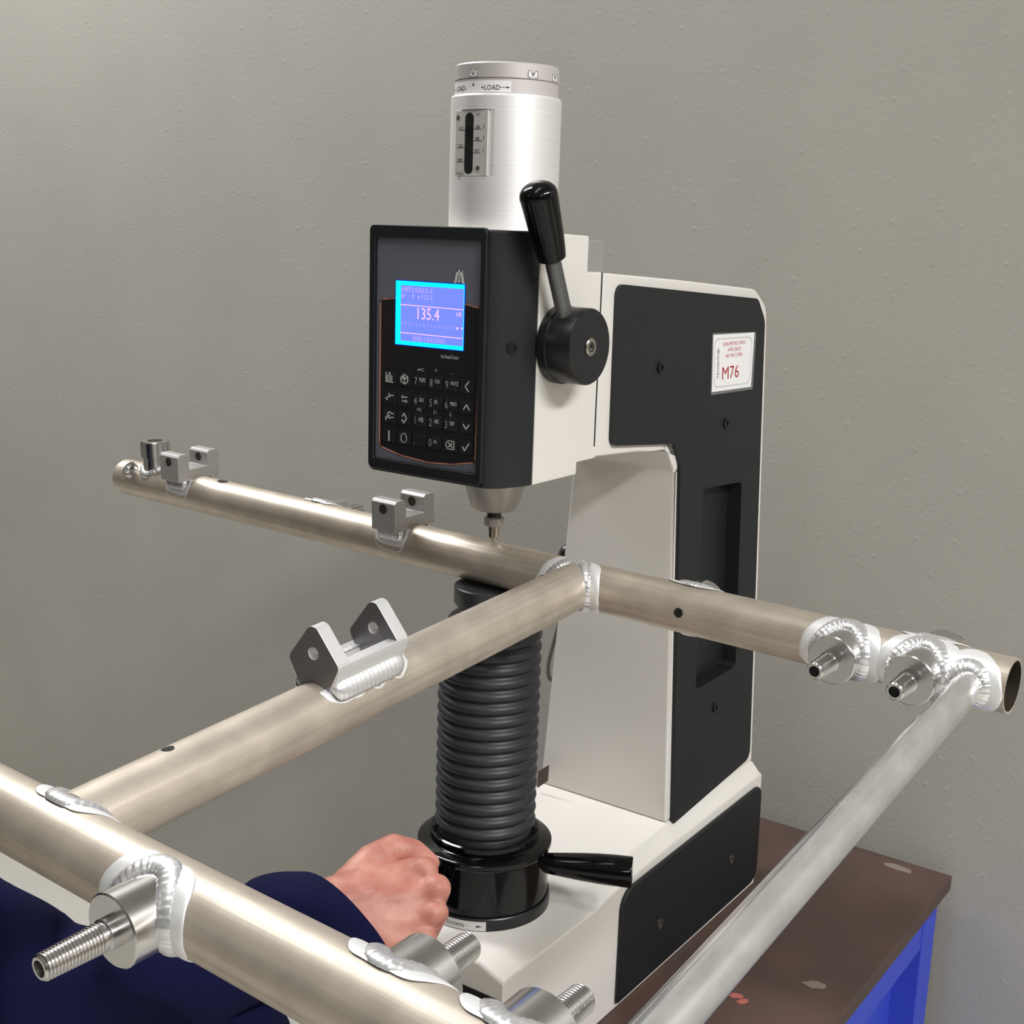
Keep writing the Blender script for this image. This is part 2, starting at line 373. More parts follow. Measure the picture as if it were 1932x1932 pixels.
col = build('column_frame', bm_, 'white', HT, bevel=0); weld_verts(col)
b = col.modifiers.new('bevel', 'BEVEL'); b.width = .003; b.segments = 2; b.limit_method = 'ANGLE'; b.angle_limit = math.radians(40); b.harden_normals = True
mb = MB(); hl2 = rpoly([(.2945, -.0695), (.3925, -.0755), (.3865, -.2965), (.2845, -.2975)], .007, 4)
side_with_hole(mb, outp, hl2, .0042)
inner = outp; n = len(outp); k = len(hl2)
cy = sum(a for a, b in outp)/n
mb.add([S(a, b, .0042) for a, b in outp]+[S(a, b, -.001) for a, b in outp], [(i, (i+1) % n, n+(i+1) % n, n+i) for i in range(n)])
mb.add([S(a, b, .0042) for a, b in hl2]+[S(a, b, -.0135) for a, b in hl2], [(i, (i+1) % k, k+(i+1) % k, k+i) for i in range(k)]+[list(range(k, 2*k))])
pan = build('column_side_panel', mb, 'black', HT, label='black textured side cover with a sunken hand grip'); weld_verts(pan)
b = pan.modifiers.new('bevel', 'BEVEL'); b.width = .004; b.segments = 4; b.limit_method = 'ANGLE'; b.angle_limit = math.radians(50); b.harden_normals = True
XN = V((1, 0, .053)).normalized()
for y, z in ((.1956, .0694), (.348, -.003), (.3344, -.3323)):
    c = S(y, z, .0040)
    build('screw', MB().lathe([(0, .0), (.0055, 0), (.0060, .0015), (.0060, .0022), (.0034, .0022), (.003, .0005)], c, XN, 24, False, True), 'screw', pan)
# ---- head: white part, seam, rear guard
prof = [(-.061, -.0125), (.0085, -.0125), (.0085, -.0015), (.0395, -.0015), (.0395, .0095), (.0370, .0095), (.0370, .1672), (.0130, .1672), (.0130, .1985), (-.061, .2007)]
head = build('head_casing', MB().prism([Q(.084, a, b) for a, b in prof], [Q(-.084, a, b) for a, b in prof]), 'white', HT, bevel=.0015, seg=2)
build('seam', MB().box(.0830, .0843, .0371, .0379, .0098+Z0, .1670+Z0), 'seam', HT)
build('rear_guard', MB().box(-.048, .048, .012, .098, .150+Z0, .1945+Z0), 'acryl_grey', HT, bevel=.001)
# ---- head: black hood and bezel
R_ = [(.0620, -.1040), (.0690, -.0990), (.0750, -.0905), (.0798, -.0790), (.0828, -.0690), (.0840, -.0612)]
hp = R_+[(-a, b) for a, b in R_[::-1]]
hood = build('front_hood', MB().prism([Q(a, b, -.0127) for a, b in hp], [Q(a, b, .2012) for a, b in hp]), 'hood', HT, bevel=.002, seg=2)
n_ = V((.9, -.44, 0)).normalized()
build('hood_screw', MB().lathe([(.0, 0), (.0050, 0), (.0054, .001), (.0030, .0012), (.0028, -.0004)], Q(.0766, -.0872, .1062), V((.92, -.39, 0)), 24, False, True), 'screw', HT)
o_ = rpoly([(-.0628, -.0098), (.0628, -.0098), (.0628, .2028), (-.0628, .2028)], .005, 5)
i_ = rpoly([(-.0568, .0000), (.0568, .0000), (.0568, .1918), (-.0568, .1918)], .0015, 5)
n = len(o_); mb = MB()
L = [[Q(a, -.1085, b) for a, b in o_], [Q(a, -.1030, b) for a, b in o_], [Q(a, -.1085, b) for a, b in i_], [Q(a, -.1030, b) for a, b in i_]]
fs = []
for i in range(n):
    j = (i+1) % n
    fs += [(i, j, 2*n+j, 2*n+i), (i, n+i, n+j, j), (2*n+i, 2*n+j, 3*n+j, 3*n+i), (n+i, 3*n+i, 3*n+j, n+j)]
build('bezel', mb.add([p for l in L for p in l], fs), 'hood', HT, bevel=.0012, seg=2)
YP = -.1046
cpanel = build('control_panel', MB().box(-.0572, .0572, YP, -.1035, .0+Z0-.0004, .1922+Z0), 'panel', HT, smooth=False, label='glossy grey control panel sheet')
# flat artwork on the panel: polygons standing a hair proud
def art(name, m, parent, polys, y0, t=.0003):
    mb = MB()
    for p in polys: mb.prism([Q(a, y0, b) for a, b in p], [Q(a, y0-t, b) for a, b in p])
    return build(name, mb, m, parent, smooth=False)
def stroke(pts, wd, closed=False):
    """thick polyline as quads"""
    out = []; n = len(pts)
    for i in range(n if closed else n-1):
        a = V(pts[i]); b = V(pts[(i+1) % n]); d = (b-a)
        if d.length < 1e-7: continue
        d.normalize(); q = V((-d.y, d.x))*(wd/2); e = d*(wd*.35)
        out.append([tuple(a-e+q), tuple(a-e-q), tuple(b+e-q), tuple(b+e+q)])
    return out
ol = rpoly([(-.0522, .0099+.0008), (-.0273, .0051), (.0035, .0026), (.0300, .0045), (.0540, .0090), (.0566, .1375), (.0395, .1405), (.002, .1418), (-.0364, .1410), (-.0524, .1390)], [.003, .06, .06, .06, .002, .003, .1, .2, .1, .003], 6)
art('keypad_field', 'panel_dark', cpanel, [ol], YP)
art('copper_outline', 'orange', cpanel, stroke(ol, .0009, True), YP-.0003)
def flat_text(mb, s, x, z, size, sx, y0, align='LEFT', t=.0002, bold=0):
    vs, fs = text_geo(s, size, sx, align, bold=bold)
    mb.add([Q(x+a, y0-t, z+b) for a, b in vs], fs)
mb = MB(); flat_text(mb, 'hardnessTester', .0155, .0941, .0046, .66, YP-.0003)
build('lettering', mb, 'print_white', cpanel, smooth=False)
# emblem: letter A with a downward arrow in it
art('emblem', 'print_white', cpanel, [[(.0276, .1569), (.0298, .1569), (.0318, .1645), (.0318, .1679), (.0304, .1679)], [(.0383, .1569), (.0361, .1569), (.0342, .1645), (.0342, .1679), (.0356, .1679)], [(.0304, .1662), (.0356, .1662), (.0356, .1679), (.0304, .1679)], [(.0326, .1660), (.0326, .1592), (.0334, .1592), (.0334, .1660)], [(.0330, .1570), (.0314, .1594), (.0346, .1594)]], YP, .0006)
# ---- LCD
lcd = build('lcd_screen', MB().prism([Q(a, YP, b) for a, b in rpoly([(-.0356, .1014), (.0396, .1014), (.0396, .1568), (-.0356, .1568)], .0012)], [Q(a, YP-.0005, b) for a, b in rpoly([(-.0356, .1014), (.0396, .1014), (.0396, .1568), (-.0356, .1568)], .0012)]), 'lcd_edge', HT, smooth=False, label='lit blue liquid crystal display with cyan border')
def rect(x0, x1, z0, z1): return [(x0, z0), (x1, z0), (x1, z1), (x0, z1)]
art('backlight_border', 'lcd_border', lcd, [rect(-.0350, .0390, .1020, .1562)], YP-.0005)
art('display_area', 'lcd_blue', lcd, [rect(-.0290, .0386, .1054, .1527)], YP-.0008)
YL = YP-.0011
mb = MB()
flat_text(mb, '135.4', -.0125, .1250, .0138, .86, YL); flat_text(mb, 'HI', .0316, .1297, .0056, .95, YL)
for p in stroke([(-.0290, .1361), (.0386, .1357)], .0007)+stroke([(-.0290, .1124), (.0386, .1120)], .0007)+[[(.0328, .1185), (.0311, .1208), (.0345, .1208)], rect(.0366, .0386, .1200, .1206), rect(.0374, .0380, .1193, .1213)]:
    mb.add([Q(a, YL-.0002, b) for a, b in p], [list(range(len(p)))])
build('screen_reading', mb, 'lcd_text', lcd, smooth=False)
for t_ in (('HBT2.5/62.5-2', -.0281, .1473, .0056, 1.02), ('#:    9  x:123.2', -.0281, .1420, .0054, 1.07), ('END-UNLOAD', -.0150, .1064, .0058, .93)):
    mb = MB(); flat_text(mb, *t_, YL); build('screen_text', mb, 'lcd_faint', lcd, smooth=False)
mb = MB()
for i in range(14): 
    x = -.0235+.00405*i; p = rect(x, x+.0005, .1187, .1215); mb.add([Q(a, YL-.0002, b) for a, b in p], [(0,1,2,3)])
p = rect(-.0277, -.0257, .1201, .1207); mb.add([Q(a, YL-.0002, b) for a, b in p], [(0,1,2,3)])
build('screen_scale', mb, 'lcd_faint', lcd, smooth=False)
# ---- keypad
KX = [-.0405, -.0236, -.0065, .0105, .0275, .0445]; KZ = [.0725, .0552, .0384, .0210]
kp_ = rpoly(rect(-.0071, .0071, -.0058, .0058), .0014, 3)
key_proto = None
icons = {
 (0,0): stroke([(-.004, .0045), (-.004, -.004), (.0045, -.004)], .0006)+stroke([(-.0028, -.004), (-.0028, .0015), (-.001, .0015), (-.001, .004), (.0008, .004), (.0008, -.004)], .0006)+stroke([(.0008, .0015), (.0026, .0015), (.0026, -.004)], .0006)+stroke([(-.001, -.004), (-.001, .002)], .0005),
 (0,1): stroke([(-.004, .001), (-.0005, .0043), (.0038, .002), (.0038, -.002), (.0005, -.0043), (-.004, -.002)], .0007, True)+stroke([(-.004, .001), (0, -.0008), (.0038, .002)], .0006)+stroke([(0, -.0008), (.0005, -.0043)], .0006)+stroke([(-.002, .0022), (.0016, .0005)], .0012),
 (1,0): stroke([(-.0045, -.0012), (-.002, -.0012), (-.002, .0005), (.001, .0005), (.001, .0018), (.0048, .0018)], .0008)+[[(-.001, .0034), (.0004, .0034), (-.0003, .0012)], [(-.0036, -.0026), (-.002, -.0026), (-.0028, -.0004)]],
 (1,1): stroke([(-.003, .0018), (.0032, .0018)], .0008)+stroke([(.003, -.0018), (-.002, -.0018)], .0008)+[[(-.0038, .0018), (-.0014, .0034), (-.0014, .0002)], [(.004, -.0018), (.0016, -.0034), (.0016, -.0002)]],
 (2,0): stroke([(-.002, .0002), (-.0016, .0028), (.001, .0038), (.0026, .0026), (.0048, .0026)], .0009)+stroke([(-.001, -.0006), (.0008, -.0018), (.0022, -.0008), (.0046, -.0006)], .0009)+[[(-.0044, -.001), (-.0024, -.001), (-.0034, -.0042)]]+stroke([(-.003, -.0006), (-.0012, .0008), (.0008, .0006)], .0008),
 (2,1): stroke([(-.002, .0016), (0, .0042), (.003, 0), (0, -.0042), (-.002, -.0016)], .0009),
 (3,0): stroke([(0, .0042), (0, -.0042)], .0011),
 (3,1): [],
 (3,4): stroke([(-.0045, 0), (-.002, .0035), (.0045, .0035), (.0045, -.0035), (-.002, -.0035)], .0006, True)+stroke([(-.0012, .0017), (.0026, -.0017)], .0008)+stroke([(-.0012, -.0017), (.0026, .0017)], .0008),
 (0,5): stroke([(.0016, .004), (-.0018, 0), (.0016, -.004)], .0009), (1,5): stroke([(-.003, -.002), (0, .002), (.003, -.002)], .0009),
 (2,5): stroke([(-.003, .002), (0, -.002), (.003, .002)], .0009), (3,5): stroke([(-.003, 0), (-.001, -.003), (.0034, .0035)], .0009)}
circ = [(.0032*math.cos(2*PI*i/20), .004*math.sin(2*PI*i/20)) for i in range(20)]
icons[(3,1)] = stroke(circ, .0010, True)
digits = {(0,2): ('7', 'PQRS'), (0,3): ('8', 'TUV'), (0,4): ('9', 'WXYZ'), (1,2): ('4', 'GHI'), (1,3): ('5', 'JKL'), (1,4): ('6', 'MNO'), (2,2): ('1', "#'@"), (2,3): ('2', 'ABC'), (2,4): ('3', 'DEF'), (3,2): ('.', ''), (3,3): ('0', 'An')}
for r in range(4):
    for c in range(6):
        x, z = KX[c], KZ[r]
        if key_proto is None:
            key = build('key', MB().prism([Q(x+a, YP-.0002, z+b) for a, b in kp_], [Q(x+a, YP-.0013, z+b) for a, b in kp_]), 'key', HT, bevel=.0004, seg=1); key_proto = key
        else:
            key = key_proto.copy(); COL.objects.link(key); key.location = key_proto.location+V((x-KX[0], 0, z-KZ[0]))
        y1 = YP-.0013
        if (r, c) in icons:
            art('key_symbol', 'print_white', key, [[(x+a, z+b) for a, b in p] for p in icons[(r, c)]], y1, .00025)
        else:
            d, l = digits[(r, c)]
            mb = MB(); flat_text(mb, d, x-.0062, z-.0034, .0092, .80, y1); build('key_digit', mb, 'print_grey', key, smooth=False)
            if l:
                mb = MB(); flat_text(mb, l, x-.0004, z-.0004, .0048, .60, y1, bold=.00003); build('key_letters', mb, 'print_white', key, smooth=False)
for t_ in (('+', KX[3], .0812, .0055, .8), ('-', KX[4]+.001, .0805, .0055, .8), ('MC', KX[2]-.0005, .0462, .0042, .9), ('Σ+', KX[3], .0458, .0042, .9), ('Σ-', KX[4], .0456, .0042, .9)):
    mb = MB(); flat_text(mb, *t_, YP-.0003, 'CENTER'); build('key_legend', mb, 'print_white', cpanel, smooth=False)
mb = MB()
for p in stroke([(KX[2]-.003, .0822), (KX[2]+.001, .0822)], .0009)+stroke([(KX[2]+.0022+.0013*math.cos(2*PI*i/12), .0822+.0013*math.sin(2*PI*i/12)) for i in range(12)], .0006, True)+stroke([(KX[2]-.0026, .0822), (KX[2]-.0026, .0812)], .0008):
    mb.add([Q(a, YP-.0005, b) for a, b in p], [list(range(len(p)))])
build('key_legend', mb, 'print_white', cpanel, smooth=False)
# ---- load tower
RT = .0488; mb = MB(); n = 160
rings = [(RT, .195), (RT, .2455), (RT, .2456, 1), (RT, .3010, 1), (RT, .3011), (RT, .3125), (RT-.0010, .3142), (.0456, .3143)]
vs = []; fs = []; uv = []
FLAT = -.0447
for rg in rings:
    for i in range(n):
        a = 2*PI*i/n; x, y = rg[0]*math.cos(a), rg[0]*math.sin(a)
        if len(rg) > 2 and y < 0: y = max(y, FLAT)
        vs.append(Q(x, y, rg[1]))
for k in range(len(rings)-1):
    for i in range(n):
        j = (i+1) % n; fs.append((k*n+i, k*n+j, (k+1)*n+j, (k+1)*n+i)); z0, z1 = rings[k][1], rings[k+1][1]
        uv += [(i/n, z0), ((i+1)/n, z0), ((i+1)/n, z1), (i/n, z1)]
mb.add(vs, fs); mb.uv = uv
tower = build('load_tower', mb, 'tower', HT, ang=25, label='turned silver aluminium load cylinder')
build('tower_neck', MB().lathe([(.0454, .3130), (.0454, .3262), (.0440, .3263), (.0440, .3280)], (0, 0, Z0), (0,0,1), 96), 'cap', HT, label='fixed ring carrying the load marking')
build('load_dial', MB().lathe([(.0440, .3272), (.0456, .3272), (.0456, .3388), (.0446, .3400), (.0, .3400)], (0, 0, Z0), (0,0,1), 96, True, False), 'cap', HT, label='rotating silver top dial')
def cylpatch(name, m, parent, r, a0, a1, z0, z1, t=.0003, n=24):
    mb = MB(); vs = []
    for k in range(n+1):
        a = math.radians(a0+(a1-a0)*k/n)
        for rr in (r, r+t):
            for z in (z0, z1): vs.append(Q(rr*math.cos(a), rr*math.sin(a), z))
    fs = []
    for k in range(n):
        b = k*4; fs += [(b+2, b+6, b+7, b+3), (b, b+2, b+6, b+4), (b+1, b+3, b+7, b+5), (b, b+1, b+5, b+4)]
    fs += [(0,1,3,2), (n*4, n*4+1, n*4+3, n*4+2)]
    return build(name, mb.add(vs, fs), m, parent, smooth=False)
def cyl_geo(mb, vs, fs, r, a, z):
    mb.add([Q(r*math.cos(math.radians(a)+x/r), r*math.sin(math.radians(a)+x/r), z+y) for x, y in vs], fs)
def cyl_text(mb, s, size, sx, r, a, z, align='LEFT'):
    vs, fs = text_geo(s, size, sx, align); cyl_geo(mb, vs, fs, r, a, z)
lab = cylpatch('load_label', 'paper', HT, .0454, -140, -49.5, .3150, .3245)
mb = MB(); cyl_text(mb, '+LOAD', .0060, .88, .0459, -83.0, .3168); cyl_text(mb, 'LOAD-', .0062, .95, .0459, -125, .3168)
for p in [[(0, 0), (.0024, 0), (.0012, .0024)]]: cyl_geo(mb, p, [(0,1,2)], .0459, -94.5, .3205)
for a, d in ((-61.2, 1), (-127, -1)):
    for p in stroke([(0, .0022), (d*.0058, .0022)], .0004)+[[(d*.0056, .0030), (d*.0056, .0014), (d*.0085, .0022)]]: cyl_geo(mb, p, [list(range(len(p)))], .0459, a, .3168)
build('load_lettering', mb, 'print_black', lab, smooth=False)
for a, t in ((-93.4, '613'), (-25.6, '588'), (10, '980'), (-142, '1471')):
    p = cylpatch('dial_mark', 'paper', HT, .0456, a-5.6, a+5.6, .3280, .3335, .0002, 6)
    mb = MB(); cyl_text(mb, t, .0034, .9, .0460, a, .3306, 'CENTER')
    for q in stroke([(-.0045, .0001), (.0045, .0001), (.0045, .0054), (-.0045, .0054)], .0004, True)+[[(-.001, .0026), (.001, .0026), (0, .0006)]]: cyl_geo(mb, q, [list(range(len(q)))], .0460, a, .3280)
    build('mark_print', mb, 'print_black', p, smooth=False)
# load window
wx0, wx1 = -.0195, .0195
plate = build('scale_plate', MB().box(-.0192, .0150, FLAT-.0022, FLAT-.0002, .2462+Z0, .3004+Z0), 'acrylic', HT, bevel=.0004, label='clear load scale plate with a dark slot')
sl = [(-.0044+.0044*math.cos(t), .2940+.0044*math.sin(t)) for t in [PI*i/10 for i in range(11)]]+[(-.0044+.0044*math.cos(t), .2520+.0044*math.sin(t)) for t in [PI+PI*i/10 for i in range(11)]]
yq = FLAT-.0022
slot = art('scale_slot', 'blk', plate, [sl], yq, .0004)
art('pointer', 'semi', plate, [[(-.0044+.004*math.cos(2*PI*i/20), .2835+.004*math.sin(2*PI*i/20)) for i in range(20)]], yq-.0004, .0003)
mb = MB()
for s, x, z in (('613', -.0155, .2845), ('1226', -.0172, .2698), ('1840', -.0172, .2580), ('588', .0022, .2850), ('980', .0022, .2755), ('1471', .0012, .2655), ('LOAD N', -.0178, .2470), ('TEST', .0022, .2955)):
    flat_text(mb, s, x, z, .0040 if s not in ('TEST', 'LOAD N') else .0028, .75, yq)
    if s not in ('TEST', 'LOAD N'):
        x1 = x+.0095 if x < 0 else x-.003; xx = sorted((x, x1)) if x < 0 else (x-.003, x+.007)
        p = rect(xx[0], xx[1], z-.0006, z-.0002); mb.add([Q(a, yq-.0002, b) for a, b in p], [(0,1,2,3)])
for z in (.2845, .2755, .2655):
    p = rect(.0110, .0114, z, z+.004); mb.add([Q(a, yq-.0002, b) for a, b in p], [(0,1,2,3)])
build('scale_print', mb, 'print_black', plate, smooth=False)
for x, z in ((-.0162, .2945), (.0060, .2525)):
    build('screw', MB().lathe([(0, 0), (.0019, 0), (.0019, .001), (.0009, .001), (.0009, .0004)], Q(x, yq, z), (0,-1,0), 16, False, True), 'steel', plate)
# ---- spindle and indenter
build('spindle_flange', MB().lathe([(.0425, -.0125), (.0425, -.0150), (.036, -.0172)], (0, 0, Z0), (0,0,1), 64), 'cone', HT)
build('spindle_cone', MB().lathe([(.0315, -.0165), (.0290, -.0310), (.0222, -.0525), (.0195, -.0556), (.0, -.0558)], (0, 0, Z0), (0,0,1), 64, True, False), 'cone', HT, label='grey cone nose')
build('spindle_shaft', MB().lathe([(.0068, -.055), (.0068, -.0640)], (0, 0, Z0), (0,0,1), 32), 'semi', HT)
build('indenter_collar', MB().lathe([(.0084, -.0630), (.0097, -.0642), (.0097, -.0706), (.0084, -.0716)], (0, 0, Z0), (0,0,1), 40), 'cone', HT)
build('indenter', MB().lathe([(.0058, -.0712), (.0058, -.0748), (.0053, -.0750), (.0055, -.0753), (.0055, -.0822), (.0046, -.0838), (.0014, -.0845), (.0013, -.0868)], (0, 0, Z0), (0,0,1), 40), 'tip', HT, ang=15, label='polished steel indenter tip')
# ---- lever
hc = (-.031, .107)
hub = build('lever_hub', MB().lathe([(.0325, .0), (.0335, .001), (.0335, .0085), (.0325, .009), (.0325, .0315), (.0315, .033), (.0, .033)], Q(.084, *hc), (1,0,0), 80, True, False), 'semi', HT, label='round black lever hub')
build('hub_screw', MB().lathe([(.0, -.001), (.0075, -.001), (.0078, .0010), (.0070, .0016), (.0042, .0016), (.0038, -.0010)], Q(.1172, *hc), (1,0,0), 32, False, True), 'steel', hub)
p0 = Q(.1005, -.0372, .112); p1 = Q(.1005, -.0963, .2384); dl = (p1-p0).normalized(); LL = (p1-p0).length
lv = build('lever_rod', MB().lathe([(.0068, .006), (.0068, LL*.62)], p0, dl, 32), 'rod', HT, label='grey steel lever rod')
def flute(r, t, k):
    return r*(1-(.055 if 2 <= k <= 7 else .0)*max(0, math.cos(5*t))**6)
g0 = LL-.066
build('lever_grip', MB().lathe([(.0092, g0), (.0114, g0+.0016), (.0122, g0+.006), (.0130, g0+.014), (.0138, g0+.024), (.0145, g0+.035), (.0150, g0+.045), (.0155, g0+.0535), (.0156, g0+.0565), (.0145, g0+.0600), (.0118, g0+.0632), (.0075, g0+.0655), (.0, g0+.0662)], p0, dl, 80, True, False, flute), 'gloss', HT, label='glossy black fluted lever grip')
# ---- anvil, bellows, capstan ring
build('anvil', MB().lathe([(.0, -.1297), (.0350, -.1297), (.0362, -.1308), (.0362, -.1460), (.0335, -.1500), (.018, -.1510), (.018, -.160)], (0, 0, Z0), (0,0,1), 64, False, True), 'anvil', HT, label='dark steel anvil under the tube')
prof = [(.030, -.1585), (.0385, -.160), (.041, -.1625), (.041, -.168), (.0435, -.170)]
zt, zb_, nr = -.170, -.3745, 16
pit = (zt-zb_)/nr
for i in range(nr):
    for k in range(7):
        t = k/6; prof.append((.0446+.0054*math.sin(PI*t)**.75, zt-pit*(i+t*.97)))
prof += [(.046, -.376), (.046, -.381)]
build('bellows', MB().lathe(prof, (0, 0, Z0), (0,0,1), 72), 'rubber', HT, ang=70, label='ribbed black rubber bellows')
build('capstan_ring', MB().lathe([(.046, -.380), (.0530, -.3775), (.0548, -.3785), (.0548, -.3860), (.0570, -.3872), (.0650, -.3880), (.0668, -.3895), (.0668, -.3930), (.0650, -.3950), (.0645, -.3970), (.0645, -.4425), (.0630, -.4440)], (0, 0, Z0), (0,0,1), 96), 'gloss', HT, label='glossy black capstan ring')
ringb = build('ring_base', MB().lathe([(.0620, -.4436), (.0660, -.4438), (.0668, -.4448), (.0668, -.4575)], (0, 0, Z0), (0,0,1), 96), 'semi', HT)
lab = cylpatch('down_label', 'sticker', ringb, .0668, -112, -51, -.4556, -.4462)
mb = MB(); cyl_text(mb, 'DOWN', .0056, .98, .0672, -84.7, -.4530)
for p in stroke([(0, .002), (.0105, .002)], .0004)+[[(.0102, .0032), (.0102, .0008), (.0160, .002)]]: cyl_geo(mb, p, [list(range(len(p)))], .0672, -67.5, -.4530)
build('label_print', mb, 'print_black', ringb, smooth=False)
for a in (26, 138, 266):
    d = V((math.cos(math.radians(a)), math.sin(math.radians(a)), 0))
    hd = build('capstan_handle', MB().lathe([(.0098, .0625), (.0104, .0660), (.0118, .0800), (.0135, .0980), (.0147, .1150), (.0152, .1300), (.0152, .1468), (.0145, .1485), (.0, .1485)], Q(0, 0, -.412), d, 40, True, False), 'gloss', HT, label='glossy black tapered handle')
# ---- cables and small things behind the column
mb = MB()
pts = [(-.084, .262, -.205), (-.087, .262, -.235), (-.0935, .258, -.270), (-.0985, .255, -.300), (-.0965, .255, -.316), (-.0905, .256, -.316), (-.089, .258, -.295), (-.088, .26, -.25), (-.084, .262, -.215)]
def spline(pts, m=6):
    pts = [V(p) for p in pts]; out = []
    for i in range(len(pts)-1):
        a, b, c, d = pts[max(i-1, 0)], pts[i], pts[i+1], pts[min(i+2, len(pts)-1)]
        for k in range(m):
            t = k/m; out.append(.5*((2*b)+(c-a)*t+(2*a-5*b+4*c-d)*t*t+(3*b-a-3*c+d)*t**3))
    return out+[pts[-1]]
mb.tube([Q(*p) for p in spline(pts)], .0024, 8)
mb.tube([Q(*p) for p in spline([(-.078, .30, -.19), (-.092, .29, -.25), (-.096, .285, -.31), (-.090, .285, -.325), (-.080, .29, -.26)])], .0024, 8)
build('power_cable', mb, 'cable', HT, label='grey cable loop hanging behind the column')
build('cable_knob', MB().lathe([(.015, 0), (.017, .004), (.017, .018), (.012, .024), (.0, .025)], Q(-.064, .262, -.166), (-1, 0, 0), 32, True, False), 'semi', HT)
build('paper_tag', MB().prism([Q(-.0745, .205, -.433), Q(-.0605, .205, -.420), Q(-.0600, .205, -.400), Q(-.074, .205, -.412)], [Q(-.0745, .2062, -.433), Q(-.0605, .2062, -.420), Q(-.0600, .2062, -.400), Q(-.074, .2062, -.412)]), 'brown', HT, smooth=False)
# ---- inventory label on the side panel
def onside(a, b, off): return S(a, b, .0042+off)
def sidepoly(name, m, parent, polys, off, t):
    mb = MB()
    for p in polys: mb.prism([onside(a, b, off) for a, b in p], [onside(a, b, off+t) for a, b in p])
    return build(name, mb, m, parent, smooth=False)
lb = sidepoly('inventory_label', 'film', HT, [rpoly([(.3085, .0320), (.4150, .0300), (.4215, .0955), (.3105, .0990)], .003)], 0, .0006)
lb['label'] = 'laminated white inventory label lettered in red'
sidepoly('label_paper', 'paper', lb, [[(.3108, .0352), (.4095, .0333), (.4160, .0950), (.3122, .0970)]], .0006, .0002)
sidepoly('label_frame', 'print_lgrey', lb, stroke(rpoly([(.3150, .0398), (.4040, .0380), (.4100, .0905), (.3160, .0922)], .008, 5), .0014, True), .0008, .0001)
def side_text(mb, s, y, z, size, sx, align='LEFT', rot=0):
    vs, fs = text_geo(s, size, sx, align); c, q = math.cos(rot), math.sin(rot)
    mb.add([onside(y+a*c-b*q, z+a*q+b*c, .0010) for a, b in vs], fs)
mb = MB(); side_text(mb, 'M76', .3330, .0470, .0200, 1.25); build('label_number', mb, 'print_red', lb, smooth=False)
mb = MB(); side_text(mb, 'DUROMETRO OMAG', .3640, .0835, .0060, 1.0, 'CENTER'); side_text(mb, 'AFFRI 206.EX', .3640, .0770, .0060, 1.0, 'CENTER'); side_text(mb, 'NR. MACCHINA', .3640, .0705, .0060, 1.0, 'CENTER'); build('label_text', mb, 'print_pink', lb, smooth=False)
mb = MB(); side_text(mb, 'TECNOTUBI', .3265, .0490, .0064, .92, 'LEFT', PI/2); build('label_name', mb, 'print_black', lb, smooth=False)

# ================================================================== welded tube frame
RA = .021; RD = .0116
def PA(x): return Q(x, -.0005-.041*x, -.1083-.0055*x)
def PC(x): return Q(x, -.5635-.0409*x, -.1304-.0048*x)
FU = (PA(1)-PA(0)).normalized(); FV0 = (PA(.1011)-PC(.1225)).normalized(); FW = FU.cross(FV0).normalized(); FV = FW.cross(FU).normalized()
FR = thing('tube_frame', PA(0)-FW*RA, 'welded aluminium tube frame with brackets and threaded bosses resting on the anvil', 'frame')
def pipe(name, a, b, r, m, label, wall=.002, n=64, open_ends=True):
    d = (b-a).normalized(); L = (b-a).length; ax = d.orthogonal().normalized()
    ax = (V((0,0,1))-d*d.z).normalized(); bx = d.cross(ax); mb = MB(); vs = []; fs = []; uv = []
    prof = [(r-wall, .0), (r, 0), (r, L), (r-wall, L)]
    for rr, h in prof:
        for i in range(n):
            t = 2*PI*i/n; vs.append(a+d*h+ax*(rr*math.cos(t))+bx*(rr*math.sin(t)))
    for k in (0, 1, 2, 3):
        k2 = (k+1) % 4
        for i in range(n):
            j = (i+1) % n; fs.append((k*n+i, k*n+j, k2*n+j, k2*n+i))
            uv += [(i/n, prof[k][1]), ((i+1)/n, prof[k][1]), ((i+1)/n, prof[k2][1]), (i/n, prof[k2][1])]
    mb.add(vs, fs); mb.uv = uv
    xs = mb.v; org = sum(xs, V())/len(xs)
    me = bpy.data.meshes.new(name); me.from_pydata([p-org for p in mb.v], [], mb.f); me.update()
    ul = me.uv_layers.new(name='UVMap'); k = 0
    for poly in me.polygons:
        for li in poly.loop_indices: ul.data[li].uv = uv[k]; k += 1
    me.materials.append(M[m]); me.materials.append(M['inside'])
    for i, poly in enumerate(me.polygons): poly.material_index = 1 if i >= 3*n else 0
    bm = bmesh.new(); bm.from_mesh(me); bmesh.ops.recalc_face_normals(bm, faces=bm.faces); bm.to_mesh(me); bm.free()
    o = bpy.data.objects.new(name, me); COL.objects.link(o); o.parent = FR; o.location = org-world_of(FR)
    if label: o['label'] = label
    return finish(o)
tubeA = pipe('long_tube', PA(-.566), PA(.4845), RA, 'tube', 'rear tube held under the indenter')
tubeC = pipe('long_tube', PC(-.03), PC(.520), RA, 'tube', 'front tube nearest the viewer')
tubeB = pipe('cross_tube', PA(.1011)-FV0*.012, PC(.1225)+FV0*.012, RA, 'tube', 'middle tube joining the two long tubes')
dD = (PA(.4576)-PC(.4715)).normalized()
tubeD = pipe('thin_tube', PA(.4576)-dD*.012, PC(.4715)+dD*.012, RD, 'tube_thin', 'thin bright tube at the open end')
